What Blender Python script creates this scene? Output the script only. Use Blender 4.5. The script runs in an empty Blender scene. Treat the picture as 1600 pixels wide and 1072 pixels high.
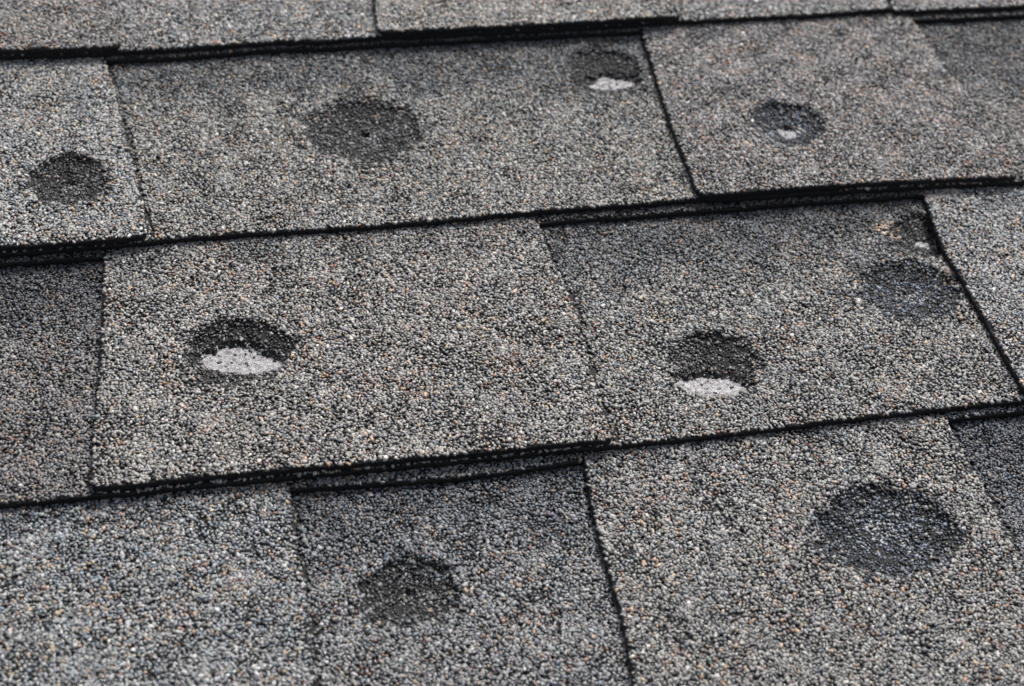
import bpy, math, random
import numpy as np
from mathutils import Matrix, Vector, Euler

C = bpy.context.scene.collection
scene = bpy.context.scene
MM = 0.001
PITCH = math.radians(20.0)          # slope of the roof
LIFT = 3.0                          # eaves height of this patch above the ground
ROOF = Matrix.Translation((0, 0, LIFT)) @ Matrix.Rotation(PITCH, 4, 'X')   # roof frame: X along courses, Y up the slope, Z out of it

# ------------------------------------------------------------------ camera
cd = bpy.data.cameras.new('camera')
cam = bpy.data.objects.new('camera', cd)
C.objects.link(cam)
cd.sensor_width = 36.0
cd.lens = 2449.7 / 1600 * 36.0
cd.clip_start = 0.01
cd.clip_end = 100.0
cam.matrix_world = ROOF @ Matrix.Translation((0.0, -391.58 * MM, 531.9 * MM)) @ Euler((0.729009, -0.072939, -0.179845), 'XYZ').to_matrix().to_4x4()
cd.dof.use_dof = True
cd.dof.focus_distance = 0.69
cd.dof.aperture_fstop = 9.5
scene.camera = cam

# ------------------------------------------------------------------ light
SUN_DIR_ROOF = Vector((0.55, 0.90, 0.95)).normalized()      # towards the sun, in the roof frame (from the ridge side)
sd = (ROOF.to_3x3() @ SUN_DIR_ROOF).normalized()
world = bpy.data.worlds.new('World')
scene.world = world
world.use_nodes = True
wn = world.node_tree
bg = wn.nodes['Background']
sky = wn.nodes.new('ShaderNodeTexSky')
sky.sky_type = 'NISHITA'
sky.sun_disc = False
sky.sun_elevation = math.asin(sd.z)
sky.sun_rotation = math.atan2(sd.x, sd.y)
sky.dust_density = 4.0
sky.air_density = 0.6
hs = wn.nodes.new('ShaderNodeHueSaturation')        # thin high cloud: a paler sky
hs.inputs['Saturation'].default_value = .5
wn.links.new(sky.outputs[0], hs.inputs['Color'])
wn.links.new(hs.outputs[0], bg.inputs[0])
bg.inputs[1].default_value = 0.118
sl = bpy.data.lights.new('sun', 'SUN')
sl.energy = 2.6
sl.angle = math.radians(16.0)
sl.color = (1.0, 0.98, 0.955)
so = bpy.data.objects.new('sun', sl)
C.objects.link(so)
so.rotation_euler = sd.to_track_quat('Z', 'Y').to_euler()
scene.view_settings.view_transform = 'Standard'
scene.view_settings.look = 'None'
scene.view_settings.exposure = 0.70
scene.view_settings.gamma = 1.0

rng = np.random.default_rng(11)
random.seed(3)

# ------------------------------------------------------------------ materials
def new_mat(name):
    m = bpy.data.materials.new(name)
    m.use_nodes = True
    return m, m.node_tree, m.node_tree.nodes['Principled BSDF']

def N(nt, t, **kw):
    n = nt.nodes.new(t)
    for k, v in kw.items():
        setattr(n, k, v)
    return n

def asphalt_material():
    m, nt, p = new_mat('asphalt')
    tc = N(nt, 'ShaderNodeTexCoord')
    no = N(nt, 'ShaderNodeTexNoise'); no.inputs['Scale'].default_value = 900; no.inputs['Detail'].default_value = 4
    nt.links.new(tc.outputs['Object'], no.inputs['Vector'])
    r = N(nt, 'ShaderNodeValToRGB')
    r.color_ramp.elements[0].position = .35; r.color_ramp.elements[0].color = (.006, .006, .0065, 1)
    r.color_ramp.elements[1].position = .75; r.color_ramp.elements[1].color = (.022, .021, .021, 1)
    nt.links.new(no.outputs['Fac'], r.inputs[0]); nt.links.new(r.outputs[0], p.inputs['Base Color'])
    b = N(nt, 'ShaderNodeBump'); b.inputs['Strength'].default_value = .7; b.inputs['Distance'].default_value = .0004
    nt.links.new(no.outputs['Fac'], b.inputs['Height']); nt.links.new(b.outputs[0], p.inputs['Normal'])
    p.inputs['Roughness'].default_value = .75
    p.inputs['Specular IOR Level'].default_value = .25
    return m

def granule_material():
    m, nt, p = new_mat('ceramic_granules')
    a = N(nt, 'ShaderNodeAttribute'); a.attribute_name = 'granule_colour'
    tc = N(nt, 'ShaderNodeTexCoord')
    no = N(nt, 'ShaderNodeTexNoise'); no.inputs['Scale'].default_value = 1500; no.inputs['Detail'].default_value = 2
    nt.links.new(tc.outputs['Object'], no.inputs['Vector'])
    mr = N(nt, 'ShaderNodeMapRange'); mr.inputs[1].default_value = .3; mr.inputs[2].default_value = .7; mr.inputs[3].default_value = .72; mr.inputs[4].default_value = 1.25
    nt.links.new(no.outputs['Fac'], mr.inputs[0])
    mx = N(nt, 'ShaderNodeVectorMath', operation='SCALE')
    nt.links.new(a.outputs['Color'], mx.inputs[0]); nt.links.new(mr.outputs[0], mx.inputs['Scale'])
    nt.links.new(mx.outputs[0], p.inputs['Base Color'])
    p.inputs['Roughness'].default_value = .5
    p.inputs['Specular IOR Level'].default_value = .45
    return m

def far_granule_material():
    # the same mineral surface where the roof runs on outside the close-up
    m, nt, p = new_mat('granule_surface')
    tc = N(nt, 'ShaderNodeTexCoord')
    v = N(nt, 'ShaderNodeTexVoronoi'); v.inputs['Scale'].default_value = 500
    nt.links.new(tc.outputs['Object'], v.inputs['Vector'])
    r = N(nt, 'ShaderNodeValToRGB')
    e = r.color_ramp.elements
    e[0].position = 0; e[0].color = (.03, .03, .032, 1)
    e[1].position = 1; e[1].color = (.36, .34, .32, 1)
    for pos, c in ((.3, (.09, .09, .095, 1)), (.6, (.19, .185, .18, 1)), (.85, (.26, .25, .24, 1))):
        q = e.new(pos); q.color = c
    sp = N(nt, 'ShaderNodeSeparateColor')
    nt.links.new(v.outputs['Color'], sp.inputs[0]); nt.links.new(sp.outputs[0], r.inputs[0])
    nt.links.new(r.outputs[0], p.inputs['Base Color'])
    b = N(nt, 'ShaderNodeBump'); b.invert = True; b.inputs['Strength'].default_value = 1; b.inputs['Distance'].default_value = .0012
    nt.links.new(v.outputs['Distance'], b.inputs['Height']); nt.links.new(b.outputs[0], p.inputs['Normal'])
    p.inputs['Roughness'].default_value = .8
    return m

def mat_material():
    m, nt, p = new_mat('fibreglass_mat')
    tc = N(nt, 'ShaderNodeTexCoord')
    n1 = N(nt, 'ShaderNodeTexNoise'); n1.inputs['Scale'].default_value = 420; n1.inputs['Detail'].default_value = 5; n1.inputs['Roughness'].default_value = .7
    nt.links.new(tc.outputs['Object'], n1.inputs['Vector'])
    w = N(nt, 'ShaderNodeTexNoise'); w.inputs['Scale'].default_value = 1600; w.inputs['Detail'].default_value = 3; w.inputs['Distortion'].default_value = 2.5
    nt.links.new(tc.outputs['Object'], w.inputs['Vector'])
    ad = N(nt, 'ShaderNodeMath', operation='MULTIPLY_ADD'); ad.inputs[1].default_value = .55; 
    nt.links.new(w.outputs['Fac'], ad.inputs[0])
    s2 = N(nt, 'ShaderNodeMath', operation='MULTIPLY'); s2.inputs[1].default_value = .45
    nt.links.new(n1.outputs['Fac'], s2.inputs[0]); nt.links.new(s2.outputs[0], ad.inputs[2])
    r = N(nt, 'ShaderNodeValToRGB')
    e = r.color_ramp.elements
    e[0].position = .40; e[0].color = (.05, .047, .047, 1)
    e[1].position = .575; e[1].color = (.62, .61, .615, 1)
    q = e.new(.475); q.color = (.30, .285, .29, 1)
    nt.links.new(ad.outputs[0], r.inputs[0]); nt.links.new(r.outputs[0], p.inputs['Base Color'])
    b = N(nt, 'ShaderNodeBump'); b.inputs['Strength'].default_value = 1; b.inputs['Distance'].default_value = .0012
    nt.links.new(ad.outputs[0], b.inputs['Height']); nt.links.new(b.outputs[0], p.inputs['Normal'])
    p.inputs['Roughness'].default_value = .8
    return m

M_ASPH = asphalt_material()
M_GRAN = granule_material()
M_FAR = far_granule_material()
M_MAT = mat_material()

# ------------------------------------------------------------------ numbers of the roof (mm, roof frame)
P = 143.0        # exposure of a course
L = 3.5          # thickness of one layer with its granules
XMIN, XMAX = -330.0, 640.0

class Curve:
    """piecewise linear y(x) through points, sampled with numpy"""
    def __init__(self, pts, rough=0.0, seed=0):
        p = sorted(pts)
        self.x = np.array([a for a, b in p]); self.y = np.array([b for a, b in p])
        r = np.random.default_rng(seed)
        self.rough = rough
        self.ph = r.uniform(0, 6.28, 9); self.fr = r.uniform(.08, 1.6, 9)
    def __call__(self, t):
        t = np.asarray(t, float)
        v = np.interp(t, self.x, self.y)
        if self.rough:
            v = v + self.rough * sum(np.sin(t * f + p) for f, p in zip(self.fr, self.ph)) / 3.0
        return v

def swap(pts):
    return [(b, a) for a, b in pts]

def waves(X, Y, seed, scale, n=10):
    """smooth random field, about -1..1; scale = feature size in mm"""
    r = np.random.default_rng(seed)
    v = np.zeros_like(np.asarray(X, float))
    for i in range(n):
        a = r.uniform(0, 6.28); f = 6.28 / (scale * r.uniform(.6, 1.8)); ph = r.uniform(0, 6.28)
        v = v + np.sin((X * math.cos(a) + Y * math.sin(a)) * f + ph)
    return v / math.sqrt(n) / .75

def sstep(a, b, x):
    t = np.clip((x - a) / (b - a), 0, 1)
    return t * t * (3 - 2 * t)

# hail dents: centre, radii, depth, loss of granules, blue tint, kind
DENTS = [
    dict(c=(-71.9, 186.8), r=(20.5, 19.0), d=3.2, dark=.97, blue=.0, core=3.4),
    dict(c=(72.3, 214.0), r=(30.5, 27.5), d=2.9, dark=.86, blue=.15, core=3.0),
    dict(c=(206.5, 252.0), r=(22.0, 22.5), d=3.2, dark=.97, blue=.15, core=0),
    dict(c=(292.0, 194.0), r=(19.5, 20.0), d=3.3, dark=.90, blue=.85, core=3.0),
    dict(c=(0.4, 69.9), r=(24.5, 21.5), d=3.4, dark=.95, blue=.0, core=0),
    dict(c=(210.5, 42.0), r=(21.5, 18.5), d=3.0, dark=.94, blue=.0, core=0),
    dict(c=(316.2, 74.8), r=(26.0, 20.5), d=2.8, dark=.90, blue=.8, core=1.5),
    dict(c=(338.0, 111.5), r=(17.5, 16.5), d=2.6, dark=.97, blue=.0, core=0, only=1),
    dict(c=(58.4, -59.9), r=(20.5, 17.5), d=3.0, dark=.80, blue=.1, core=2.0),
    dict(c=(256.5, -58.7), r=(32.5, 25.0), d=3.4, dark=.93, blue=.7, core=0, pale=1),
]
for i, d in enumerate(DENTS):
    r = np.random.default_rng(40 + i)
    d['ph'] = r.uniform(0, 6.28, 5); d['am'] = r.uniform(.006, .026, 5)

def dent_rho(d, X, Y):
    dx = X - d['c'][0]; dy = Y - d['c'][1]
    a = np.arctan2(dy / d['r'][1], dx / d['r'][0])
    rho = np.hypot(dx / d['r'][0], dy / d['r'][1])
    w = 1 + sum(am * np.sin((k + 2) * a + ph) for k, (am, ph) in enumerate(zip(d['am'], d['ph'])))
    return rho / w

# ragged outlines of bared fibreglass mat, per dent
MATS = {
    4: [(-14.9, 70.1), (-11.6, 74.1), (-7.8, 76.6), (-4.1, 78.0), (-0.9, 78.1), (3.2, 77.8), (6.8, 76.5), (9.2, 73.8), (12.2, 70.9), (15.1, 67.9), (19.0, 64.5), (18.5, 61.3), (12.9, 60.1), (8.2, 58.5), (4.7, 60.5), (2.1, 59.9), (-1.9, 62.4), (-6.0, 61.9), (-9.0, 63.6), (-13.0, 65.5)],
    5: [(191.4, 35.8), (194.9, 34.9), (198.2, 35.0), (201.3, 36.1), (204.3, 37.0), (208.5, 35.5), (213.2, 35.4), (217.7, 31.7), (220.1, 28.6), (221.7, 25.4), (218.7, 22.4), (215.0, 22.6), (212.0, 21.7), (208.3, 20.0), (205.7, 22.2), (202.7, 21.1), (198.8, 23.7), (194.7, 25.4), (194.4, 27.8), (190.6, 30.7)],
    2: [(195.3, 251.3), (199.3, 251.8), (201.1, 247.6), (206.2, 253.0), (209.1, 253.6), (213.0, 251.4), (216.4, 249.3), (220.1, 248.5), (221.4, 243.4), (218.8, 243.0), (214.9, 240.5), (211.8, 241.7), (208.2, 240.1), (202.1, 242.4), (200.3, 244.1), (197.6, 246.6)],
    3: [(288.0, 193.9), (291.2, 194.6), (292.9, 193.0), (294.9, 191.5), (294.0, 189.1), (290.2, 188.0), (288.7, 190.1)],
    7: [(332.6, 110.8), (336.8, 111.8), (340.1, 110.7), (341.5, 107.8), (339.7, 105.2), (336.3, 106.6), (334.1, 108.1)],
}
for k, pts in MATS.items():
    p = np.array(pts); c = p.mean(0); d = p - c
    d = d * (1.10 if k in (4, 5) else 1.2 if k == 2 else 1.5 if k == 3 else .95); p = c + d
    # radius of the outline as a function of direction
    closed = np.concatenate([p, p[:1]])
    dens = np.concatenate([np.linspace(closed[i], closed[i + 1], 12, endpoint=False) for i in range(len(p))]) - c
    an = np.arctan2(dens[:, 1], dens[:, 0]); ra = np.hypot(dens[:, 0], dens[:, 1])
    o = np.argsort(an)
    DENTS[k]['mat'] = dict(c=c, an=an[o], ra=ra[o], size=float(ra.mean()), seed=90 + k)

def mat_radius(m, a):
    rg = np.random.default_rng(m['seed']); ph = rg.uniform(0, 6.28, 4)
    w = 1 + .03 * np.sin(11 * a + ph[0]) + .03 * np.sin(17 * a + ph[1]) + .025 * np.sin(29 * a + ph[2]) + .02 * np.sin(41 * a + ph[3])
    return np.interp(a, m['an'], m['ra'], period=2 * math.pi) * w

def mat_rho(m, X, Y):
    dx = X - m['c'][0]; dy = Y - m['c'][1]
    return np.hypot(dx, dy) / mat_radius(m, np.arctan2(dy, dx))

def relief(X, Y, layer=1):
    z = .32 * waves(X, Y, 5, 90) + .14 * waves(X, Y, 6, 22) + .06 * waves(X, Y, 16, 8)
    for d in DENTS:
        if layer > d.get('only', 9):
            continue
        rho = dent_rho(d, X, Y)
        z = z - d['d'] * (1 - sstep(.25, 1.02, rho)) * .55 - d['d'] * .45 * (1 - sstep(.80, 1.0, rho))
        z = z + .22 * np.exp(-((rho - 1.08) / .09) ** 2)
        if 'mat' in d:      # the torn hole down to the mat
            q = mat_rho(d['mat'], X, Y)
            z = z - (2.1 if d['mat']['size'] > 7 else .5) * (1 - sstep(.95, 1.12, q))
        if d['core']:
            z = z - 1.9 * (1 - sstep(.45, 1.0, np.hypot(X - d['c'][0], (Y - d['c'][1] - 1.5) * 1.5) / (d['core'] * 1.4)))
    return z

def surf(k, layer, X, Y):
    """height of the top of a layer (1 backing, 2 tab) of course k"""
    return 2 * L + layer * L - (2 * L / P) * (Y - k * P) + relief(X, Y, layer)

def in_close_up(X, Y):
    xl = -176.0
    xr = 281 + (Y + 140) * .434 + 62
    return (X > xl) & (X < xr) & (Y > -150) & (Y < 372)

# ------------------------------------------------------------------ granules
def make_shapes(n=28):
    import bmesh
    out = []
    for s in range(n):
        r = np.random.default_rng(200 + s)
        m = 10
        v = r.normal(size=(m, 3)); v /= np.linalg.norm(v, axis=1)[:, None]
        v *= r.uniform(.78, 1.2, (m, 1))
        v[:, 2] = np.clip(v[:, 2], -.7, r.uniform(.45, .6)) * 1.35      # crushed flakes with a flat face
        v *= np.array([1.0, r.uniform(.58, .92), r.uniform(.42, .60)])
        bm = bmesh.new()
        for p in v:
            bm.verts.new(p)
        bmesh.ops.convex_hull(bm, input=bm.verts)
        bm.verts.ensure_lookup_table()
        loose = [q for q in bm.verts if not q.link_faces]
        for q in loose:
            bm.verts.remove(q)
        bmesh.ops.triangulate(bm, faces=bm.faces)
        bmesh.ops.recalc_face_normals(bm, faces=bm.faces)
        bm.verts.index_update()
        out.append((np.array([q.co[:] for q in bm.verts]), np.array([[q.index for q in f.verts] for f in bm.faces])))
        bm.free()
    return out
SHAPES = make_shapes()

def scatter(x0, x1, y0, y1, pitch, seed):
    r = np.random.default_rng(seed)
    nx = int((x1 - x0) / pitch) + 2
    ny = int((y1 - y0) / (pitch * .866)) + 2
    gx, gy = np.meshgrid(np.arange(nx), np.arange(ny))
    X = x0 + (gx + .5 * (gy % 2)) * pitch
    Y = y0 + gy * pitch * .866
    X = X + r.uniform(-.42, .42, X.shape) * pitch
    Y = Y + r.uniform(-.42, .42, Y.shape) * pitch
    for it in range(3):            # push crowded neighbours apart
        dX = np.zeros_like(X); dY = np.zeros_like(Y)
        for sy in (-1, 0, 1):
            for sx in (-1, 0, 1):
                if sx == 0 and sy == 0: continue
                ox = np.roll(X, (sy, sx), (0, 1)) - X; oy = np.roll(Y, (sy, sx), (0, 1)) - Y
                dd = np.hypot(ox, oy) + 1e-6
                push = np.clip(.82 * pitch - dd, 0, None) * .35 * (dd < 2 * pitch)
                dX -= ox / dd * push; dY -= oy / dd * push
        X = X + dX; Y = Y + dY
    # a slow warp so that the rows of the lattice never show
    X = X + .9 * waves(X, Y, seed + 1, 30); Y = Y + .9 * waves(X, Y, seed + 2, 30)
    return X.ravel(), Y.ravel()

PALETTE = np.array([
    (.275, .270, .262),   # light grey
    (.205, .203, .200),   # mid grey
    (.130, .131, .133),   # slate
    (.045, .045, .048),   # near black
    (.165, .190, .215),   # blue grey
    (.320, .240, .172),   # tan
    (.215, .130, .092),   # rust
    (.39, .38, .365),     # white
])

ZONES = {}   # pieces of one blend differ along a backing: seed -> [(x0, x1, tint)]
def granule_colours(X, Y, n, look, r):
    """colour of each stone: class by blend, then tint (painted shade included) and random tone"""
    w = np.array(look['mix'], float); w = w / w.sum()
    W = np.repeat(w[None, :], n, 0)
    # patches of the mix vary over centimetres, as the blend does
    f = waves(X, Y, look['seed'], 38)
    g = waves(X, Y, look['seed'] + 7, 16)
    W[:, 5] *= np.clip(1 + .5 * f + .4 * g, .15, 3)
    W[:, 6] *= np.clip(1 + .8 * f, .15, 3)
    W[:, 4] *= np.clip(1 - .45 * f, .2, 3)
    W[:, 0] *= np.clip(1 + .05 * g + .08 * waves(X, Y, look['seed'] + 3, 70), .4, 2)
    W[:, 3] *= np.clip(1 - .15 * g, .2, 3)
    # dark band: printed along cut-out heads, contact shade painted on tab heads
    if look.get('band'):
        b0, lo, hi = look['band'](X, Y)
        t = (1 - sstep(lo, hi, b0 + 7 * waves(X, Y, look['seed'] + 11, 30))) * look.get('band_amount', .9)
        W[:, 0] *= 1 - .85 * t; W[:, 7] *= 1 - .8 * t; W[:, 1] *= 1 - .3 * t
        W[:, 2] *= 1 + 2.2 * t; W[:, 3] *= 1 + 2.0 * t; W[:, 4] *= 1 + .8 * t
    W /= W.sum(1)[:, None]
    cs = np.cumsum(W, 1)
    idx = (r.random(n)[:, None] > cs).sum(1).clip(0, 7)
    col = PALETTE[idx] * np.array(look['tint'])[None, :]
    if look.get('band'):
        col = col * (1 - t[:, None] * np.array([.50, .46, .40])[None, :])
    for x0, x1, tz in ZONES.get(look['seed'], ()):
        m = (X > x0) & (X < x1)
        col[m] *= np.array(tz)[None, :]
    col = col * np.exp(r.normal(0, .17, n))[:, None]
    col = col * (1 + r.normal(0, .025, (n, 3)))
    return col

CRACKS = {(1, 'a'): 'e1A_r', (1, 'b'): 'e1B_r', (0, 'a'): 'e0A_r', (-1, 'a'): 'eA_r', (-1, 'b'): 'eB_r'}
def build_granules(k, layer, inside, look, seed, bbox, pitch=1.50):
    """positions, sizes, colours of every stone of one layer surface"""
    r = np.random.default_rng(seed)
    X, Y = scatter(*bbox, pitch, seed)
    keep = inside(X, Y) & in_close_up(X, Y)
    X, Y = X[keep], Y[keep]
    n = len(X)
    if n == 0:
        return None
    size = 1.24 * np.exp(r.normal(0, .20, n)) * look.get('size', 1)
    size = np.clip(size, .6, 1.8)
    zoff = r.normal(.05, .13, n)
    col = granule_colours(X, Y, n, look, r)
    drop = r.random(n) < .012                       # odd missing stones
    for d in DENTS:
        if layer > d.get('only', 9):
            continue
        rho = dent_rho(d, X, Y) + r.normal(0, .055, n) + .07 * waves(X, Y, 300 + int(d['c'][0]), 7)
        ins = (rho < 1)
        prob = d['dark'] * (1 - .35 * sstep(.72, 1.0, rho))
        lost = ins & (r.random(n) < prob)
        c0 = np.array((.036, .035, .034)) * (1 - d['blue']) + np.array((.040, .049, .064)) * d['blue']
        dark = c0[None, :] * np.exp(r.normal(0, .60, n) + .45 * waves(X, Y, 31, 6))[:, None]
        lighter = r.random(n) < .13  # a few paler stones at random
        dark[lighter] *= 2.6
        if d['blue'] > .3:
            q = np.clip(1 - rho / .6, 0, 1)
            dark *= (1 + 1.6 * q)[:, None]
        if d['core']:              # paler stones just below the pit of the blow
            q = np.exp(-((X - d['c'][0] - 1.5) / 5.5) ** 2 - ((Y - d['c'][1] + 3.2) / 2.6) ** 2)
            dark = dark * (1 + 6.0 * q)[:, None]
        if d.get('pale'):          # pale centre
            q = np.exp(-((X - d['c'][0] - 3) / 10.0) ** 2 - ((Y - d['c'][1] - 2) / 11.0) ** 2)
            dark = dark * (1 + 5.0 * q * r.random(n))[:, None]
        dark = np.minimum(dark, .30 if d.get('pale') or d['blue'] > .3 else .24)
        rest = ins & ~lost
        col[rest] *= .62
        col[lost] = dark[lost]
        size[lost] *= r.uniform(.62, 1.0, lost.sum())
        zoff[lost] -= .28
        drop |= lost & (r.random(n) < .10)
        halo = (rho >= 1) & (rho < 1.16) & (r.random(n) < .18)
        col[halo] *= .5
        rim = (rho >= 1.0) & (rho < 1.2) & ~halo
        size[rim] *= 1.08; zoff[rim] += .12
        if 'mat' in d:
            q = mat_rho(d['mat'], X, Y)
            drop |= ((q + r.normal(0, .09, n)) < .98) & (r.random(n) < (.93 if d['mat']['size'] > 8.5 else .84 if d['mat']['size'] > 5 else 1))
    if layer == 1:                     # fewer, darker stones in the corner beside a tab
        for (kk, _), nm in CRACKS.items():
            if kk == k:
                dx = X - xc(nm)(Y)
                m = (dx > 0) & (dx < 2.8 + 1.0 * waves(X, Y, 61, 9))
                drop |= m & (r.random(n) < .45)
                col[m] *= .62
    if k == 0 and layer == 1:          # loose tan grit beside the gouge at the tab's edge
        m = (np.hypot((X - 322) / 6.5, (Y - 119) / 7.5) < 1) & (r.random(n) < .45)
        col[m] = PALETTE[5] * np.exp(r.normal(0, .25, m.sum()))[:, None] * 1.15
    keep = ~drop
    X, Y, size, zoff, col = X[keep], Y[keep], size[keep], zoff[keep], col[keep]
    Z = surf(k, layer, X, Y) + zoff
    return X, Y, Z, size, np.clip(col, .004, .85)

def granule_arrays(X, Y, Z, size, col, seed, squash=.8):
    r = np.random.default_rng(seed + 5)
    n = len(X)
    sid = r.integers(0, len(SHAPES), n)
    V = []; F = []; CC = []; off = 0
    for s, (sv, sf) in enumerate(SHAPES):
        ids = np.where(sid == s)[0]
        if len(ids) == 0: continue
        m = len(ids)
        az = r.uniform(0, 6.283, m); tx = r.normal(0, .27, m); ty = r.normal(0, .27, m)
        ca, sa = np.cos(az), np.sin(az)
        v = sv[None, :, :] * size[ids][:, None, None]
        x, y, z = v[..., 0], v[..., 1], v[..., 2]
        x, y = x * ca[:, None] - y * sa[:, None], x * sa[:, None] + y * ca[:, None]
        y, z = y * np.cos(tx)[:, None] - z * np.sin(tx)[:, None], y * np.sin(tx)[:, None] + z * np.cos(tx)[:, None]
        x, z = x * np.cos(ty)[:, None] + z * np.sin(ty)[:, None], -x * np.sin(ty)[:, None] + z * np.cos(ty)[:, None]
        vv = np.stack([x + X[ids][:, None], y + Y[ids][:, None], z * squash + Z[ids][:, None]], -1)
        V.append(vv.reshape(-1, 3))
        nv = len(sv)
        F.append((sf[None] + (off + np.arange(m) * nv)[:, None, None]).reshape(-1, 3))
        CC.append(np.repeat(col[ids], nv, 0))
        off += m * nv
    return np.concatenate(V), np.concatenate(F), np.concatenate(CC)

def link_mesh(name, V, polys, mats, midx, colours, parent, origin, smooth_from=None):
    """polys: list of int arrays of shape (n, 3) or (n, 4); V in mm in the roof frame"""
    V = (V - np.array(origin)[None, :]) * MM
    me = bpy.data.meshes.new(name)
    starts = []; loops = []; o = 0
    for p in polys:
        k = p.shape[1]
        starts.append(o + np.arange(len(p)) * k)
        loops.append(p.ravel()); o += p.size
    starts = np.concatenate(starts).astype(np.int32); loops = np.concatenate(loops).astype(np.int32)
    me.vertices.add(len(V)); me.vertices.foreach_set('co', V.astype(np.float32).ravel())
    me.loops.add(len(loops)); me.loops.foreach_set('vertex_index', loops)
    me.polygons.add(len(starts)); me.polygons.foreach_set('loop_start', starts)
    for m in mats:
        me.materials.append(m)
    me.polygons.foreach_set('material_index', np.asarray(midx, np.int32))
    me.update(calc_edges=True)
    if colours is not None:
        ca = me.color_attributes.new('granule_colour', 'FLOAT_COLOR', 'POINT')
        buf = np.ones((len(V), 4), np.float32); buf[:, :3] = colours
        ca.data.foreach_set('color', buf.ravel())
    me.validate()
    o = bpy.data.objects.new(name, me)
    C.objects.link(o)
    o.parent = parent
    return o

# ------------------------------------------------------------------ one piece of shingle sheet
def sheet(name, parent, origin, k, layer, left, right, bottom, top, look, seed, rounded=(0, 0), thick=None, visible_y=None):
    """A piece of granule-faced sheet bounded by four curves:
    left(y), right(y) give x; bottom(x), top(x) give y.  Built as a bent slab with its stones."""
    xa = float(min(left(bottom(left(k * P))), left(top(left(k * P)))))
    ymid = float(bottom(0.5 * (float(left(k * P)) + float(right(k * P)))))
    xl0 = float(left(ymid)); xr0 = float(right(ymid))
    ytop = float(top(.5 * (xl0 + xr0)))
    w = xr0 - xl0; h = ytop - ymid
    nu = max(2, min(420, int(w / 1.6))); nv = max(2, min(120, int(h / 1.6)))
    u = np.linspace(0, 1, nu + 1); v = np.linspace(0, 1, nv + 1)
    U, Vv = np.meshgrid(u, v)
    Y = ymid + Vv * h
    for it in range(3):
        X = left(Y) * (1 - U) + right(Y) * U
        yb = bottom(X); yt = top(X)
        for side, rr in zip((0, 1), rounded):
            if rr:
                d = (X - left(Y)) if side == 0 else (right(Y) - X)
                dd = np.clip(rr - d, 0, rr)
                yb = yb + (rr - np.sqrt(rr * rr - dd * dd))
        Y = yb * (1 - Vv) + yt * Vv
    Z = surf(k, layer, X, Y) - .55
    t = (L - .45) if thick is None else thick
    top_v = np.stack([X, Y, Z], -1).reshape(-1, 3)
    # worn arris: the rim of the sheet dips a little
    idx = np.arange((nu + 1) * (nv + 1)).reshape(nv + 1, nu + 1)
    q = np.stack([idx[:-1, :-1], idx[:-1, 1:], idx[1:, 1:], idx[1:, :-1]], -1).reshape(-1, 4)
    # boundary loop
    loop = np.concatenate([idx[0, :], idx[1:, -1], idx[-1, -2::-1], idx[-2:0:-1, 0]])
    B = top_v[loop].copy()
    rr = np.random.default_rng(seed + 9)
    n = len(loop)
    rings = []
    cx, cy = .5 * (xl0 + xr0), .5 * (ymid + ytop)
    nx = np.sign(B[:, 0] - cx) * (np.minimum(abs(B[:, 0] - left(B[:, 1])), abs(B[:, 0] - right(B[:, 1]))) < .8)
    ny = np.where(np.arange(n) <= nu, -1.0, 0.0)
    steps = ((.12, .10), (.45, .28), (.80, .12))
    for fz, out in steps:
        R = B.copy()
        j = rr.normal(0, .11, n)
        R[:, 2] -= t * fz + rr.normal(0, .05, n)
        R[:, 0] += nx * (out + j); R[:, 1] += ny * (out + j)
        rings.append(R)
    R = B.copy(); R[:, 2] -= t; rings.append(R)
    V = np.concatenate([top_v] + rings)
    base = len(top_v)
    polys = []
    prev = loop
    for i in range(len(rings)):
        cur = base + i * n + np.arange(n)
        a = prev; b = np.roll(prev, -1); c = np.roll(cur, -1); d = cur
        polys.append(np.stack([a, d, c, b], -1)); prev = cur
    side = np.concatenate(polys)
    # underside
    bot_v = top_v.copy(); bot_v[:, 2] -= t
    bo = len(V); V = np.concatenate([V, bot_v])
    qb = q[:, ::-1] + bo
    quads = np.concatenate([q, side, qb])
    ctr = V[q].mean(1)
    far = ~in_close_up(ctr[:, 0], ctr[:, 1])
    midx = np.zeros(len(quads), int)
    midx[:len(q)][far] = 2
    colours = np.zeros((len(V), 3), np.float32)

    def inside(x, y):
        yy = bottom(x)
        for s, r_ in zip((0, 1), rounded):
            if r_:
                d = (x - left(y)) if s == 0 else (right(y) - x)
                dd = np.clip(r_ - d, 0, r_)
                yy = yy + (r_ - np.sqrt(r_ * r_ - dd * dd))
        m = (x > left(y) + .35) & (x < right(y) - .35) & (y > yy + .30) & (y < top(x) - .3)
        if visible_y is not None:
            m &= visible_y(x, y)
        return m
    ys = np.linspace(ymid, ytop, 40)
    bb = (max(-180, float(left(ys).min())) - 6, min(560, float(right(ys).max())) + 6, ymid - 9, ytop + 9)
    g = build_granules(k, layer, inside, look, seed, bb)
    polys = [quads]
    if g is not None:
        gv, gf, gc = granule_arrays(*g, seed)
        polys.append(gf + len(V))
        midx = np.concatenate([midx, np.ones(len(gf), int)])
        V = np.concatenate([V, gv]); colours = np.concatenate([colours, gc])
    return link_mesh(name, V, polys, [M_ASPH, M_GRAN, M_FAR], midx, colours, parent, origin)

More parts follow.
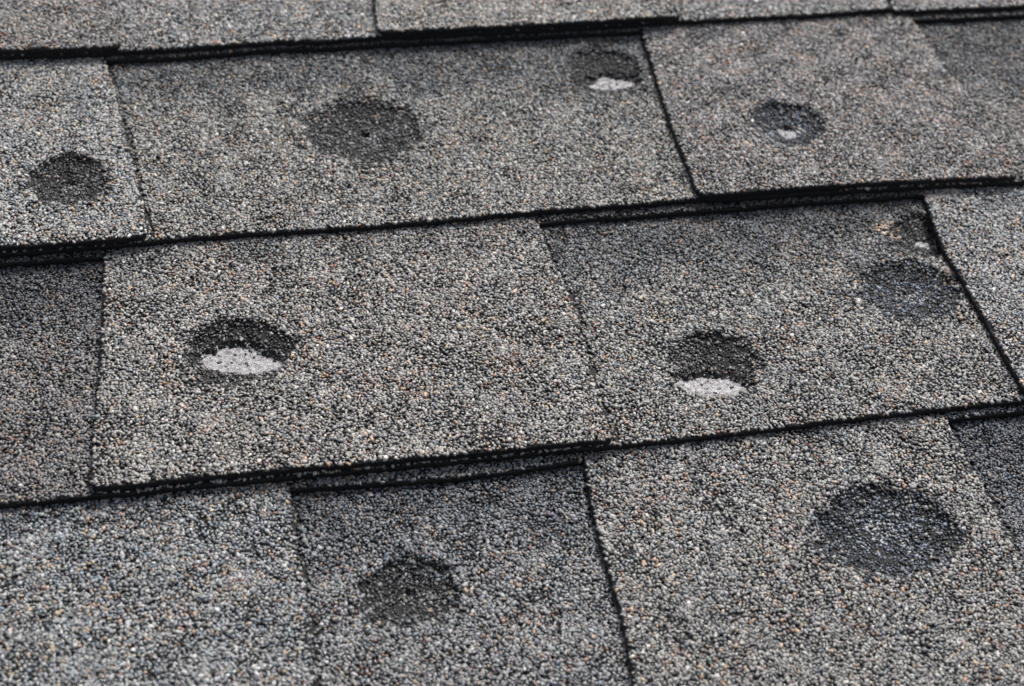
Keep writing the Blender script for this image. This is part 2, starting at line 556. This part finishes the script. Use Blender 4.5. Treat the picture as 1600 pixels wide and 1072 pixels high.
def mat_patch(parent, origin, k, layer, m, lift=.5):
    """bared fibreglass mat: a thin ragged felt pad lying on the floor of the dent"""
    na, nr = 160, 16
    V = []
    a = np.linspace(0, 2 * math.pi, na, endpoint=False)
    w = mat_radius(m, a)
    for j in range(nr + 1):
        s = j / nr
        x = m['c'][0] + np.cos(a) * w * s * 1.05; y = m['c'][1] + np.sin(a) * w * s * 1.05
        z = surf(k, layer, x, y) - .55 + .38 * (1 - s ** 6) + .16 * waves(x, y, 77, 3.0) * (1 - s ** 8)
        if j == nr: z = z - .2
        V.append(np.stack([x, y, z], -1))
    top_v = np.concatenate(V)
    idx = np.arange((nr + 1) * na).reshape(nr + 1, na)
    nxt = np.roll(idx, -1, 1)
    q = np.stack([idx[:-1], idx[1:], nxt[1:], nxt[:-1]], -1).reshape(-1, 4)
    bot = top_v.copy(); bot[:, 2] -= .45
    n = len(top_v)
    rim = np.stack([idx[-1], idx[-1] + n, nxt[-1] + n, nxt[-1]], -1)
    quads = np.concatenate([q, rim, q[:, ::-1] + n])
    o = link_mesh('exposed_mat', np.concatenate([top_v, bot]), [quads], [M_MAT], np.zeros(len(quads), int), None, parent, origin)
    for p in o.data.polygons: p.use_smooth = True
    return o

# ------------------------------------------------------------------ measured outlines (mm)
K = {
 'lip2_tabA': [(XMIN, 286), (-106.1, 285.9), (-74.3, 285.8), (-46.2, 285.5)],
 'lip2_tabB': [(89.1, 285.6), (126.5, 285.8), (161.6, 285.7), (197.3, 285.6), (233.4, 285.5), (257.2, 285.3)],
 'lip2_base': [(XMIN, 285.6), (-125.6, 285.8), (-45.6, 285.7), (-9.4, 285.9), (23.9, 286.3), (57.7, 286.2), (86.8, 286.5), (126.7, 286.0), (197.6, 285.7), (259.6, 285.8), (308.3, 286.5), (346.2, 286.6), (382.8, 287.4)],
 'lip2b': [(383, 284.6), (422.7, 283.6), (462.2, 283.5), (502.0, 282.9), (XMAX, 282.6)],
 'lip1_tabA': [(XMIN, 143), (-101.7, 142.9), (-73.4, 142.2), (-44.8, 142.9), (-35.5, 144.0)],
 'lip1_tabB': [(230.1, 143.9), (265.3, 144.4), (298.7, 143.8), (332.3, 142.7), (366.2, 141.2), (397.4, 140.4)],
 'lip1_base': [(XMIN, 142.5), (-73.8, 142.2), (-30.6, 143.1), (58.6, 142.7), (104.7, 143.2), (136.0, 143.5), (167.8, 143.8), (200.2, 144.4), (226.6, 145.0), (299.0, 142.9), (367.0, 140.9), (401.8, 140.0), (436.8, 138.8), (XMAX, 138.6)],
 'e1A_r': [(-35.5, 144.3), (-36.9, 158.0), (-40.2, 185.4), (-44.3, 213.7), (-49.5, 253.7), (-54.1, 281.7), (-55.5, 292)],
 'e1B_l': [(230.1, 143.7), (229.2, 151.2), (229.6, 197.0), (230.4, 213.1), (234.2, 280.7), (234.8, 292)],
 'e1B_r': [(398.7, 140.3), (398.2, 180.2), (397.3, 213.7), (395.0, 231.4), (394.3, 258.5), (393.5, 281.7), (393.2, 292)],
 'lip0_tabA': [(-62.6, 0.7), (-57.6, 0.9), (-22.3, 0.9), (3.4, 0.6), (55.7, -0.2), (109.6, -0.3), (137.2, -0.3), (153.3, -0.5)],
 'lip0_base': [(XMIN, -.7), (-65.5, -0.5), (-22.6, -0.7), (55.7, -1.0), (137.4, -1.0), (165.4, -1.0), (193.7, -1.1), (222.9, -0.3), (252.3, 0.1), (282.2, 0.5), (312.7, 1.0), (343.3, 0.9), (XMAX, 0.9)],
 'lip0_tabB': [(343.4, 1.6), (XMAX, 1.2)],
 'e0A_l': [(-62.6, 0.5), (-61.9, 15.5), (-60.1, 43.4), (-58.1, 80.7), (-57.2, 96.4), (-56.6, 121.1), (-56.2, 138.2), (-56, 150)],
 'e0A_r': [(153.6, -1.7), (152.9, 31.8), (153.2, 67.4), (152.6, 92.7), (150.1, 110.5), (148.5, 128.8), (147.7, 140.5), (147.3, 150)],
 'e0B_l': [(343.4, 3.6), (343.7, 44.8), (343.4, 79.6), (342.5, 95.7), (343.7, 114.3), (347.2, 138.3), (348, 150)],
 'eA_r': [(16.9, -143), (17.2, -98.6), (17.9, -84.2), (18.3, -66.9), (17.7, -54.8), (16.6, -33.0), (16.4, -6.1), (16.3, 8)],
 'eB_l': [(134.8, -143), (135.3, -115.5), (136.2, -106.6), (137.9, -83.5), (137.7, -62.0), (137.4, -46.0), (138.3, -29.6), (140.2, -6.3), (140.8, 8)],
 'eB_r': [(309, -143), (308.3, -107.2), (308.2, -62.2), (306.7, -30.7), (305.4, -2.8), (305.0, 8)],
 'strip1a': [(-56, 282.9), (-49.8, 283.0), (-9.8, 282.9), (23.6, 284.0), (57.5, 284.2), (91.8, 284.2), (126.6, 284.2), (161.8, 284.2), (197.7, 284.0), (236, 283.2)],
 'strip1b': [(392, 279.9), (421.8, 279.2), (461.3, 279.0), (501.3, 278.8), (XMAX, 278.8)],
 'strip0a': [(XMIN, 139.4), (-119.4, 139.3), (-102.5, 139.1), (-55, 138.3)],
 'strip0b': [(146, 138.2), (167.3, 139.5), (199.4, 139.6), (225.5, 139.9), (265.6, 140.6), (298.9, 139.6), (349, 138.3)],
 'strip_a': [(15, -5.2), (28.8, -5.2), (55.0, -6.4), (81.6, -7.2), (108.8, -7.0), (142, -4.9)],
 'strip_b': [(303, -3.1), (343.0, -2.4), (374.3, -2.2), (XMAX, -2.2)],
}
def yc(name, rough=.05): return Curve(K[name], rough, hash(name) % 997 if False else sum(map(ord, name)))
def xc(name, rough=.14): return Curve(swap(K[name]), rough, sum(map(ord, name)) + 3)
def const(v): return Curve([(-2000, v), (2000, v)])

OVER = 14.0      # how far a sheet runs on under the course above
GAP = .0

#            light  mid  slate black blue  tan  rust white
MIX_NEUTRAL = (.42, .30, .11, .05, .05, .045, .018, .035)
MIX_LIGHT   = (.46, .24, .08, .04, .09, .07, .012, .05)
MIX_WARM    = (.38, .29, .11, .05, .03, .06, .028, .04)
MIX_BLUE    = (.37, .27, .12, .05, .11, .075, .015, .045)
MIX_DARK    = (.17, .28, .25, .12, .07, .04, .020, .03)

def look(mix, tint, seed, band=None, amount=.9, size=1.0):
    return dict(mix=mix, tint=tint, seed=seed, band=band, band_amount=amount, size=size)

def head_band(head, lo, hi, slope=0.0, x0=0.0):
    """distance below a head: printed band in cut-outs, painted contact shade on tabs"""
    return lambda X, Y: (head - Y - slope * (X - x0), lo, hi)

ZONES[410] = [(XMIN, -54, (.70, .69, .71))]
ZONES[310] = [(303, XMAX, (.68, .70, .75))]
ZONES[510] = [(390, XMAX, (.86, .85, .86))]

def shingle(x, k, label):
    e = bpy.data.objects.new('roof_shingle', None)
    e.empty_display_size = .05
    C.objects.link(e)
    org = (x, k * P, 2 * L)
    e.matrix_world = ROOF @ Matrix.Translation(Vector(org) * MM)
    e['label'] = label; e['category'] = 'roof shingle'; e['group'] = 'overlapping asphalt roof shingles'
    return e, org

# ---- course -1: lowest, nearest the camera
e, org = shingle(80, -1, 'nearest shingle along the bottom, with one large bluish dent and a smaller dark one')
top = const(OVER)
base = sheet('backing_layer', e, org, -1, 1, const(XMIN), const(XMAX), const(-143.5), top,
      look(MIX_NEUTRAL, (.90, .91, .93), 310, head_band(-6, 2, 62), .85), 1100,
      visible_y=lambda x, y: ((x > 13) & (x < 142)) | (x > 303))
sheet('tab', e, org, -1, 2, const(XMIN), xc('eA_r'), const(-143), top, look(MIX_BLUE, (1.02, 1.04, 1.05), 320, head_band(0, -6, 22), .55), 1200, rounded=(0, 4))  # both tabs: contact shade under the next lip painted by head_band
sheet('tab', e, org, -1, 2, xc('eB_l'), xc('eB_r'), const(-143), top, look(MIX_NEUTRAL, (1.0, .98, .95), 330, head_band(0, -6, 20), .5), 1300, rounded=(4, 4))
sheet('top_strip', e, org, -1, 2, xc('eA_r', 0), xc('eB_l', 0), yc('strip_a'), top, look(MIX_BLUE, (.62, .65, .68), 340), 1400)  # both strips: shade below the lip put into the stone tint
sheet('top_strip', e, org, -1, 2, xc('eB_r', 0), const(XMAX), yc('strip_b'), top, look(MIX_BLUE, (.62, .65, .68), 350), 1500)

# ---- course 0
e, org = shingle(80, 0, 'grey shingle across the middle, two torn dents baring big patches of white mat')
top = const(P + OVER)
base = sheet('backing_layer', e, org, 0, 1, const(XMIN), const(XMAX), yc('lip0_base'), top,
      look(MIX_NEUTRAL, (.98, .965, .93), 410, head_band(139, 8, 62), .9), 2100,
      visible_y=lambda x, y: (x < -54) | ((x > 145) & (x < 350)) | (y < .6))
mat_patch(base, org, 0, 1, DENTS[5]['mat']); mat_patch(base, org, 0, 1, DENTS[7]['mat'])
tab = sheet('tab', e, org, 0, 2, xc('e0A_l'), xc('e0A_r'), yc('lip0_tabA'), top, look(MIX_NEUTRAL, (1.06, 1.02, .97), 420, head_band(P, -4, 24), .6), 2200, rounded=(4, 2.5))  # head_band here is painted contact shade, on the next tab too
mat_patch(tab, org, 0, 2, DENTS[4]['mat'])
sheet('tab', e, org, 0, 2, xc('e0B_l'), const(XMAX), yc('lip0_tabB'), top, look(MIX_LIGHT, (1.04, 1.04, 1.04), 430, head_band(P, -4, 18), .4), 2300, rounded=(3, 0))
sheet('top_strip', e, org, 0, 2, const(XMIN), xc('e0A_l', 0), yc('strip0a'), top, look(MIX_DARK, (.33, .33, .34), 440), 2400)  # strips darkened in colour for the shade under the lip above
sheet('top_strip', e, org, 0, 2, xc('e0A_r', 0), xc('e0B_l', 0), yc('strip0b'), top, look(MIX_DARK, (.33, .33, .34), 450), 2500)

# ---- course 1
e, org = shingle(80, 1, 'second shingle from the top, holding four hail dents in a staggered row')
top = const(2 * P + OVER)
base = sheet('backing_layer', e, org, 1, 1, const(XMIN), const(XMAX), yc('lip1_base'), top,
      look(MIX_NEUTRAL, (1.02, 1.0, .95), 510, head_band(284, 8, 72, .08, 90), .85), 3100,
      visible_y=lambda x, y: ((x > -58) & (x < 237)) | (x > 390) | (y < P + .6))
mat_patch(base, org, 1, 1, DENTS[2]['mat'])
sheet('tab', e, org, 1, 2, const(XMIN), xc('e1A_r'), yc('lip1_tabA'), top, look(MIX_LIGHT, (1.10, 1.10, 1.08), 520, head_band(2 * P, -4, 14), .3), 3200, rounded=(0, 4))  # tab heads of this course carry painted shade from the lip above
tab = sheet('tab', e, org, 1, 2, xc('e1B_l'), xc('e1B_r'), yc('lip1_tabB'), top, look(MIX_WARM, (.93, .895, .885), 530, head_band(2 * P, -4, 20), .5), 3300, rounded=(3, 4))
mat_patch(tab, org, 1, 2, DENTS[3]['mat'])
sheet('top_strip', e, org, 1, 2, xc('e1A_r', 0), xc('e1B_l', 0), yc('strip1a'), top, look(MIX_DARK, (.33, .33, .34), 540), 3400)  # dark tint on these strips stands for shade under the lip
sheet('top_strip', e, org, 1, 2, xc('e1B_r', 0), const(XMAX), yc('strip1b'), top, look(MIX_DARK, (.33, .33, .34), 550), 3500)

# ---- course 2: two shingles meeting at a joint
e, org = shingle(80, 2, 'undented grey shingle along the top edge, left of the joint, with two raised tabs')
top = const(3 * P + OVER)
sheet('backing_layer', e, org, 2, 1, const(XMIN), const(382.6), yc('lip2_base'), top, look(MIX_NEUTRAL, (1.06, 1.06, 1.05), 610, None), 4100,
      visible_y=lambda x, y: ((x > -50) & (x < 92)) | (x > 254) | (y < 2 * P + .6))
sheet('tab', e, org, 2, 2, const(XMIN), Curve(swap([(-46.2, 285.5), (-47.2, 310.0), (-48.0, 328.0), (-52, 440)]), .25, 5), yc('lip2_tabA'), top, look(MIX_WARM, (1.0, .965, .94), 620), 4200, rounded=(0, 3))
sheet('tab', e, org, 2, 2, Curve(swap([(89.1, 285.6), (89.6, 301.1), (90.1, 316.3), (93, 440)]), .25, 6), Curve(swap([(257.4, 285.3), (257.0, 294.6), (256.8, 302.2), (253, 440)]), .25, 7), yc('lip2_tabB'), top, look(MIX_LIGHT, (1.18, 1.14, 1.07), 630), 4300, rounded=(4, 3))
e, org = shingle(510, 2, 'undented shingle in the top right corner beyond the joint')
sheet('backing_layer', e, org, 2, 1, const(383.4), const(XMAX), yc('lip2b'), top, look(MIX_NEUTRAL, (1.0, .99, .98), 640), 4400)

# ---- the boards below
def deck():
    v = [(XMIN, -143 - 60, -30), (XMAX, -143 - 60, -30), (XMAX, 3 * P + 40, -30), (XMIN, 3 * P + 40, -30)]
    z = [9.5, 9.5, -16, -16]
    V = np.array(v + [(a[0], a[1], -6.0) for a in v], float)
    F = np.array([[3, 2, 1, 0], [4, 5, 6, 7], [0, 1, 5, 4], [1, 2, 6, 5], [2, 3, 7, 6], [3, 0, 4, 7]])
    o = link_mesh('roof_deck', V, [F], [M_ASPH], np.zeros(6, int), None, None, (0, 0, 0))
    o.matrix_world = ROOF
    o['kind'] = 'structure'
deck()
